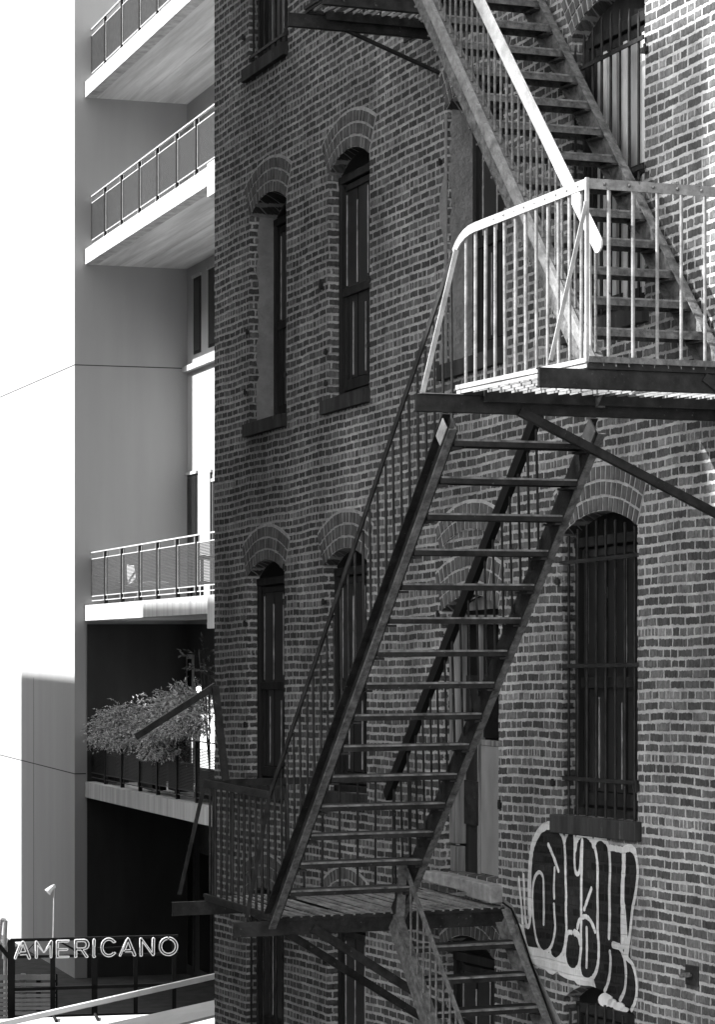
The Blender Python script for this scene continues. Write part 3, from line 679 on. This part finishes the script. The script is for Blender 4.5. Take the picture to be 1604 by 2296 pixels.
# balconies
posts_x = [201, 236, 273, 313, 353, 397, 441]; sp = [CF.px(x, 0, -.3)[0] for x in posts_x]
while sp[-1] < 11: sp.append(sp[-1]+(sp[-1]-sp[-2])*1.0)
for bi, zb in enumerate((9.18, 6.26, .04, -3.04)):
    z0, z1 = zb, zb+.27; L = 12.0
    def sk(mb, s0, s1, o0, o1, za, zb_):
        return mb.add([(s, o, z+CD*s) for z in (za, zb_) for o in (o0, o1) for s in (s0, s1)], [(0,1,3,2), (4,5,7,6), (0,1,5,4), (2,3,7,6), (0,2,6,4), (1,3,7,5)])
    bal = part('balcony', sk(MB(), 0, L, -.38, -.18, z0, z1), 'slab', ap)
    part('soffit', sk(sk(MB(), 0, L, IC, -.38, z0+.004, z1-.03), .01, L, -1.16, -1.145, z0-.001, z0+.003), 'soffit', bal)
    if bi in (1, 2): sb = CF.px(472, 0, -.15)[0]; part('downpipe', sk(MB(), sb, sb+.5, -.18, -.10, z0-.22, z1-.01), 'slab', bal)
    ph = .93; ro = -.30
    rm = 'rail' if bi < 3 else 'wire'
    rl = part('railing', sk(MB(), sp[0], sp[-1], ro-.02, ro+.02, z1+ph-.02, z1+ph), rm, bal)
    for i, s in enumerate(sp):
        part('post', sk(MB(), s-.025, s+.025, ro-.04, ro+.02, z1-.02, z1+ph-.02), 'black', rl)
        if i+1 < len(sp):
            a, b = s+.045, sp[i+1]-.045
            mb = MB()
            for zz_ in (.07, .15, .80): sk(mb, a, b, ro-.008, ro+.008, z1+zz_, z1+zz_+.014)
            for q in (a, b-.012): sk(mb, q, q+.012, ro-.008, ro+.008, z1+.15, z1+.80)
            for q in (a+.08, b-.09): sk(mb, q, q+.012, ro-.005, ro+.005, z1+.80, z1+ph-.02); sk(mb, q, q+.012, ro-.005, ro+.005, z1+.07, z1+.15)
            fr_ = part('panel_frame', mb, rm, rl)
            mb = MB(); k = .17
            while k < .80: sk(mb, a+.01, b-.01, ro-.004, ro+.004, z1+k, z1+k+.0155); k += .0225
            part('panel_mesh', mb, 'wire' if bi < 3 else 'black', rl)
# ledge, windows and doors on the back wall
zl = CF.px(425, 822, IC)[1]
part('ledge', sk(MB(), .02, 14, IC, IC+.10, zl-.10, zl), 'slab', ap)
for x0, x1, y0, y1 in ((435, 451, 625, 795), (468, 490, 605, 780), (421, 443, 1066, 1370), (472, 476, 1060, 1370), (478, 500, 1080, 1370)):
    s0, za = CF.px(x0, y0, IC); s1, _ = CF.px(x1, y0, IC); _, zb_ = CF.px(x0, y1, IC)
    zb_ = max(zb_, .32 if y1 > 1300 else -99)
    fw_ = part('window', MB().box((s0, IC-.02, zb_), (s1, IC+.012, za)), 'black', ap)
    part('pane', MB().box((s0+.05, IC, zb_+.05), (max(s1-.05, s0+.06), IC+.016, za-.05)), 'glass', fw_)
    part('frame', MB().box((s0-.03, IC, za), (s1+.03, IC+.04, za+.05)), 'slab', fw_)
s0, za = CF.px(452, 1562, IC); s1 = CF.px(500, 1562, IC)[0]; zb_ = CF.px(452, 1720, IC)[1]
lw = part('window', MB().box((s0, IC, zb_), (s1, IC+.03, za)), 'gap_glow', ap, label='glowing panel in place of a bright gap behind the balcony plants')
for x0, x1, z0_, z1_ in ((424, 438, -2.74, -.55), (452, 480, -6.1, -3.9), (425, 440, -6.1, -3.8)):
    s0, s1 = CF.px(x0, 0, IC)[0], CF.px(x1, 0, IC)[0]
    fw_ = part('door', MB().box((s0, IC, z0_), (s1, IC+.05, z1_)), 'concrete' if z0_ > -3 else 'joint', ap)
    part('pane', MB().box((s0+.07, IC+.02, z0_+.1), (s1-.07, IC+.056, z1_-.08)), 'glass', fw_)
# things on the balconies
o_ = -.9; sL, zL = CF.px(447, 1546, o_)
lamp = thing('balcony_lamp', 'glowing globe lamp on the dark balcony among the plants', 'lamp', CF, (sL, o_, -2.75))
part('globe', MB().sphere((sL, o_, zL), .055, 12), 'glow', lamp); part('stand', MB().rod((sL, o_, -2.76), (sL, o_, zL-.05), .012, 6).rod((sL, o_, -2.76), (sL, o_, -2.73), .08, 12), 'black', lamp)
def chair_px(x, y, o): s, z = CF.px(x, y, o); return (s, o, z)
o_ = -.95; zf3 = .31
sc0 = CF.px(262, 0, o_)[0]
ch = thing('lounge_chair', 'white lounge chair behind the mesh railing of the third balcony', 'chair', CF, (sc0, o_, zf3))
A = [chair_px(258, 1268, -1.15), chair_px(299, 1268, -.75), chair_px(308, 1316, -.7), chair_px(278, 1318, -1.05)]
part('backrest', MB().add(A+[(p[0]+.02, p[1], p[2]+.01) for p in A], [(0,1,2,3), (4,5,6,7), (0,1,5,4), (1,2,6,5), (2,3,7,6), (3,0,4,7)]), 'wht', ch)
part('seat', MB().beam(chair_px(278, 1318, -.9), chair_px(350, 1305, -.85), .42, .025), 'wht', ch)
for a, b in (((250, 1308), (250, 1352)), ((262, 1330), (252, 1352)), ((308, 1330), (298, 1352)), ((316, 1330), (320, 1349))):
    part('leg', MB().rod(chair_px(a[0], a[1], -.8), chair_px(b[0], b[1], -.75), .014, 6), 'wht', ch)
part('armrest', MB().beam(chair_px(248, 1307, -.8), chair_px(270, 1306, -.8), .05, .03), 'wht', ch)
o_ = -.7; st_ = CF.px(455, 0, o_)[0]
tb = thing('side_table', 'dark slatted side table at the right end of the third balcony', 'table', CF, (st_, o_, .42))
tp_ = part('table_top', MB().box((st_, o_-.3, .97), (st_+.7, o_+.2, 1.02)), 'black', tb)
for ds, do in ((.02, -.28), (.66, -.28), (.02, .18), (.66, .18)): part('leg', MB().box((st_+ds, o_+do, .35), (st_+ds+.04, o_+do+.04, .97)), 'black', tb)
part('shelf', MB().box((st_+.04, o_-.26, .6), (st_+.66, o_+.16, .63)), 'black', tb)
# plants
def plant(name, label, base, blobs, seed, n, lsz=.055, droop=1.0):
    rr = random.Random(seed); r = thing(name, label, 'plant', CF, base, 'plants on the lowest balcony')
    lf = MB(); stm = MB()
    pot = MB().box((base[0]-.35, base[1]-.12, base[2]), (base[0]+.35, base[1]+.12, base[2]+.45)); part('planter', pot, 'black', r)
    root = Vector((base[0], base[1], base[2]+.45))
    for (x, y, o, rx, ry, k) in blobs:
        s0, z0 = CF.px(x, y, o); px_m = F/44.5; wx = rx/px_m/.95*3.0*.42; wz = ry/px_m
        c = Vector((s0, o, z0)); stm.rod(root, c, .012, 5)
        for i in range(int(n*k)):
            a = rr.uniform(0, 2*math.pi); e = rr.random()**.45
            p0 = c+Vector((math.cos(a)*wx*e, rr.uniform(-.3, .3), abs(math.sin(a))*wz*e*.75+wz*.1))
            dirn = Vector((math.cos(a)*.9+rr.uniform(-.4, .4), rr.uniform(-.1, .8), rr.uniform(.0, .9))).normalized()
            L = rr.uniform(.1, .26)
            p = p0.copy(); prev = p.copy()
            for j in range(7):
                dirn.z -= .2*droop; dirn.normalize(); p = p+dirn*L/6
                if j == 5: stm.rod(prev, p, .003, 3)
                for q in range(2):
                    ld = (dirn+Vector((rr.uniform(-1, 1), rr.uniform(-1, 1), rr.uniform(-.9, .5)))*.8).normalized()
                    sd_ = ld.cross(Vector((rr.uniform(-1, 1), rr.uniform(-1, 1), rr.uniform(-1, 1)))).normalized()
                    l = lsz*rr.uniform(.6, 1.2); w_ = l*.15
                    lf.add([p, p+ld*l*.45+sd_*w_, p+ld*l, p+ld*l*.45-sd_*w_], [(0, 1, 2, 3)])
    part('foliage', lf, 'leafd' if name[0] == 'c' else 'leaf', r, keep=True); part('stem', stm, 'stem', r)
zf4 = -2.77
plant('trailing_plant', 'bushy plant spilling over the left end of the lowest balcony railing', (CF.px(262, 0, -.62)[0], -.62, zf4+.02), [(254, 1652, -.25, 22, 42, 1), (276, 1646, -.25, 26, 60, 1.4), (300, 1645, -.25, 26, 66, 1.3), (250, 1668, -.14, 18, 20, .6), (285, 1672, -.12, 34, 26, .9)], 1, 300, .046)
plant('trailing_plant', 'bushy plant hanging far down the middle of the lowest balcony railing', (CF.px(345, 0, -.62)[0], -.62, zf4+.05), [(340, 1655, -.2, 26, 44, 1.3), (368, 1668, -.2, 24, 40, 1.2), (372, 1695, -.12, 14, 16, .5), (425, 1650, -.25, 26, 46, 1.2), (398, 1650, -.25, 24, 40, .8)], 2, 300, .046)
plant('leafy_shrub', 'taller airy shrub behind the trailing plants on the lowest balcony', (CF.px(405, 0, -.9)[0], -.9, zf4+.06), [(390, 1606, -.55, 20, 40, .9), (415, 1600, -.55, 22, 56, 1.2), (442, 1612, -.55, 18, 44, .8)], 3, 170, .065, .6)
plant('climbing_plant', 'thin climbing plant with sparse leaves in the dark beside the brick corner', (CF.px(470, 0, -.8)[0], -.8, zf4+.06), [(446, 1456, -.5, 4, 6, .06), (456, 1478, -.5, 5, 6, .07), (468, 1500, -.5, 5, 14, .1), (470, 1528, -.5, 5, 14, .1)], 4, 60, .08, .6)

# ================================================================== SIGN AND YARD
al = R(8.5)
sx0, sy0 = (22-CX)/F*31, 31.0
NF = Frame((sx0, sy0), (math.cos(al), math.sin(al)), (math.sin(al), -math.cos(al)))
def C(cx, cy, o=0.0):                          # crop coordinates of the sign, v = c*.3
    s, z = NF.px(cx*.3, 2048.7+cy*.3, o); return (s, o, z)
sg = thing('neon_sign', 'open black steel sign frame with outlined capital letters in front of the dark recess', 'sign', NF, (C(230, 800)[0], 0, GZ))
mb = MB()
def fb(a, b, w_=.05, d_=.05): mb.beam(C(*a), C(*b), d_, w_, (0, 0, 1) if abs(a[0]-b[0]) > abs(a[1]-b[1]) else (1, 0, 0))
fb((75, 198), (1330, 168), .035); fb((95, 322), (1330, 300), .03); fb((100, 565), (1290, 528), .04); fb((90, 775), (1310, 748), .05)
for x, w_ in ((82, .09), (392, .06), (704, .07), (1012, .05), (1300, .05)): mb.beam(C(x, 196-(x-82)*.024), C(x, 2200), .05, w_, (1, 0, 0))
mb.beam(C(-10, 235, .0), C(85, 350, .0), .04, .05); mb.beam(C(150, 330, -.02), C(250, 225, -.02), .03, .012); mb.beam(C(430, 200, -.02), C(600, 295, -.02), .03, .02); mb.beam(C(545, 272, -.03), C(905, 250, -.03), .02, .02)
part('frame', mb, 'black', sg)
def ring(cx, cy, rx, ry, a0, a1, n=22): return [(cx+rx*math.cos(R(a0+(a1-a0)*i/n)), cy-ry*math.sin(R(a0+(a1-a0)*i/n))) for i in range(n+1)]
LET = [
 [[(116,340),(160,212),(170,205),(180,212),(226,330),(222,340),(210,338),(197,305),(148,308)],[(116,340),(106,335),(108,322),(150,210)],[(138,300),(150,286),(190,284)],[(150,286),(170,232),(190,284)]],
 [[(262,332),(262,210),(268,203),(278,210),(325,292),(376,205),(384,200),(390,208),(385,328),(374,330),(372,322),(372,235),(330,290)],[(262,332),(275,334),(277,325),(277,235),(325,292)]],
 [[(516,198),(510,212),(435,212),(435,248),(430,256)],[(516,198),(425,200),(420,206),(420,330),(512,328),(516,318),(436,318),(436,276),(500,274),(508,266),(500,260),(436,262)]],
 [[(556,328),(556,200),(560,194),(620,192)]+ring(628,230,36,38,90,-90,10)+[(620,270),(658,322),(650,328),(640,326),(604,272),(572,272),(572,326),(556,328)],[(572,256),(572,210),(618,208)]+ring(622,232,20,24,90,-90,8)+[(572,256)]],
 [[(692,325),(694,195),(702,188),(710,195),(708,250)],[(706,240),(706,310),(714,322),(700,328),(692,325)]],
 [ring(812,252,60,70,42,318),ring(812,252,44,54,42,318),[(857,205),(864,212),(846,218)],[(850,288),(864,292),(858,300)]],
 [[(900,318),(948,188),(956,180),(964,188),(1014,308),(1010,316),(998,316),(984,284),(934,286)],[(900,318),(890,316),(892,304),(944,192)],[(922,282),(932,270),(978,268)],[(936,268),(956,212),(976,264)]],
 [[(1045,318),(1044,188),(1050,180),(1058,184),(1136,290),(1138,186),(1146,178),(1154,184),(1152,310),(1140,314),(1062,208),(1062,316),(1045,318)]],
 [ring(1258,244,69,69,95,445,34),ring(1258,244,51,52,100,440,30),[(1250,176),(1262,190)]],
]
for L_ in LET:
    mb = MB()
    for pl in L_: mb.tube([C(x, y, .06) for x, y in pl], .007, 6)
    ps = [C(x, y, .06) for x, y in L_[0]]
    part('letter', mb, 'tube', sg)
    
# spotlight on the sign
sl = C(395, 178)
lp = thing('spotlight', 'small white spotlight on a thin pole above the sign frame', 'lamp', NF, (sl[0], 0, sl[2]))
part('pole', MB().rod(sl, C(402, -190), .008, 6), 'rail', lp)
part('lamp_head', MB().rod(C(395, -205), C(352, -160, .02), .022, 10, .045).rod(C(402, -190), C(395, -215), .02, 8), 'wht', lp)
# canopy and white poles
def W(x, y, Y): return ((x-CX)/F*Y, -Y, (H-y)/F*Y)
cn = thing('canopy', 'white canvas canopy with long sloping beam at the foot of the brick corner', 'canopy', WORLD, ((200-CX)/F*28.5, -28.5, GZ))
part('beam', MB().beam(W(-60, 2310, 28.5), W(600, 2162, 28.5), .06, .062), 'wht', cn, bevel=.006)
mb = MB(); A = [W(210, 2302, 28.0), W(600, 2216, 28.0), W(600, 2246, 27.4), W(260, 2330, 27.4)]
mb.add(A+[(p[0], p[1], p[2]-.03) for p in A], [(0,1,2,3), (4,5,6,7), (0,1,5,4), (1,2,6,5), (2,3,7,6), (3,0,4,7)]); part('canvas', mb, 'awn', cn)
A = [W(-40, 2286, 30.2), W(600, 2266, 30.2), W(600, 2330, 28.6), W(-40, 2345, 28.6)]
mb = MB().add(A+[(p[0], p[1], p[2]-.03) for p in A], [(0,1,2,3), (4,5,6,7), (0,1,5,4), (1,2,6,5), (2,3,7,6), (3,0,4,7)]); part('canvas', mb, 'awn', cn)
mb = MB()
for x in (118, 213, 378, 466): part('clip', MB().rod(W(x, 2274, 30.1), W(x+8, 2290, 29.9), .02, 6), 'black', cn)
for x, Y in ((-60, 28.5), (600, 28.5), (-40, 30.2), (600, 30.2)): part('leg', MB().rod(W(x, 2300 if x < 0 else 2200, Y), ((x-CX)/F*Y, -Y, GZ), .03, 8), 'wht', cn)
# slatted wooden screen and other things at the lower left
sc = thing('slatted_screen', 'grey slatted screen standing behind the left end of the sign', 'screen', WORLD, ((60-CX)/F*34, -34, GZ))
for y in (2192, 2208, 2221, 2233, 2243, 2252, 2261, 2272, 2283):
    part('slat', MB().beam(W(-30, y, 34), W(124, y-1, 34), .03, .04 if y > 2200 else .07), 'tin', sc)
for x in (-20, 50, 85, 122): part('post', MB().box(((x-CX)/F*34-.03, -34.08, GZ), ((x-CX)/F*34+.03, -34.03, (H-2184)/F*34)), 'black' if x > 60 else 'tin', sc)
bx = thing('wall_box', 'dark metal cabinet with a pale bar on the concrete wall above the slatted screen', 'cabinet', CF, (CF.px(60, 2170)[0], .1, CF.px(60, 2185)[1]))
s0, z0 = CF.px(33, 2200, 0); s1, z1 = CF.px(86, 2155, 0)
part('cabinet_body', MB().box((s0, 0, z0), (s1, .25, z1)), 'frame', bx, bevel=.01); part('bar', MB().rod(CF_ := (s0+.25, .3, z1-.12), (s1-.05, .3, z1-.12), .03, 8), 'rail', bx)
wc = thing('garden_chair', 'white plastic chair frame at the lower left edge of the picture', 'chair', WORLD, ((0-CX)/F*36, -36, GZ))
part('back_frame', MB().tube([W(-8, 2150, 36), W(2, 2062, 36), W(12, 2064, 36), W(8, 2150, 36)], .03), 'wht', wc); part('seat', MB().box(((-30-CX)/F*36, -36.4, (H-2122)/F*36), ((18-CX)/F*36, -36, (H-2114)/F*36)), 'wht', wc)
for dx in (-25, 10):
    for dy in (0, .35): part('leg', MB().rod(((dx-CX)/F*36, -36-dy, (H-2118)/F*36), ((dx-CX)/F*36, -36-dy, GZ), .02, 6), 'wht', wc)

# ================================================================== BUILDINGS ACROSS THE ALLEY (outside the picture, shaped to shade it)
OC = 14.0; TA = math.tan(SUN_EL)
sdl = Vector((SUN_DIR.x, SUN_DIR.y)); kn = sdl.dot(BF.n); ku = sdl.dot(BF.u)
SH, ZH = ku/kn*OC, SUN_DIR.z/kn*OC            # shift of a shadow edge from wall to caster
def sfoot(Y): return (19.0-Y)/.9313
op_ = thing('alley_building', 'tall dark building across the alley, unseen, its outline shaped to shade the brick wall', 'building', BF, (0, OC, GZ))
prof = [(sfoot(28.5), 9.5), (sfoot(18.7), 9.5), (sfoot(18.7), 3.6), (sfoot(17.4), 2.75), (sfoot(16.9), 2.0), (sfoot(16.35), 1.0), (sfoot(16.35), -.45), (sfoot(14.4), -.45)]  # roofline stepped to shape where sun reaches the brick
pl = [(s+SH, z+ZH) for s, z in prof]; pl += [(pl[-1][0], GZ-.2), (pl[0][0], GZ-.2)]
part('wall', MB().prism(pl, OC, OC+6.5), 'far', op_)
part('wall', MB().box((sfoot(21.8), 7.65, GZ-.2), (sfoot(19.2), OC-.02, 9.6)), 'blocker_dark', op_, label='lower block added to cut sky light off the brick')  # unseen block added to darken the middle of the brick wall
mb = MB()
for i in range(3):
    for j in range(7):
        s = sfoot(27)+SH+j*1.6; z = -3+i*3.4; mb.box((s, OC-.02, z), (s+.8, OC+.05, z+1.5))
part('window', mb, 'glass', op_)
part('wall', MB().prism([(sfoot(28.9), GZ-.2), (sfoot(20.25), GZ-.2), (sfoot(20.25), 30), (sfoot(28.9), 30)], 4.9, 7.6), 'blocker_dark', op_, label='dark wing added to keep sky light off the brick')  # unseen wings added to darken the far brick wall
part('wall', MB().prism([(sfoot(30), GZ-.2), (sfoot(21.9), GZ-.2), (sfoot(21.9), 30), (sfoot(30), 30)], 7.6, OC-.01), 'blocker_dark', op_, label='dark wing added to keep sky light off the brick')
# unseen slats added to thin the sun on the upper wall
mb = MB(); z = pl[4][1]
a0, a1 = sfoot(18.7)+SH, sfoot(16.42)+SH; zz_ = ZH+.2
while zz_ < ZH+3.85:
    mb.box((a0, OC+.05, zz_), (a1, OC+.08, zz_+.045)); zz_ += .095
part('sun_slats', mb, 'far', op_)
part('sun_slat_post', MB().box((a0, OC+.09, 0), (a0+.1, OC+.19, ZH+3.85)), 'far', op_)
lb = thing('low_building', 'plain dark building across the street, out of the picture on the left', 'building', CF, (0, 14, GZ))
k1_ = Vector((SUN_DIR.x, SUN_DIR.y)); kn2 = k1_.dot(CF.n); ku2 = k1_.dot(CF.u); sh2, zh2 = ku2/kn2*14, SUN_DIR.z/kn2*14
sA = CF.px(47, 1510)[0]; zA = CF.px(100, 1515)[1]; sB = CF.px(318, 1380, -.18)[0]
pl = [(sA+sh2, GZ-.2), (sA+sh2, zA+zh2), (sB+sh2, zA+zh2), (sB+sh2, .45+zh2), (11+sh2, .45+zh2), (11+sh2, GZ-.2)]  # nearer end raised to put the third balcony slab in shade
part('wall', MB().prism(pl, 14, 24), 'blocker_dark', lb); part('wall', MB().box((-45, 14.02, GZ-.2), (-10, 16, 34)), 'blocker_dark', lb, label='unseen tower added to block sky from the concrete')  # second box: unseen tower added to dim the shaded concrete face
mb = MB()
for i in range(5):
    for j in range(5): s = sA+sh2+1+j*2.4; mb.box((s, 13.98, -4+i*2.9), (s+1.1, 14.02, -2.4+i*2.9))
part('window', mb, 'glass', lb)
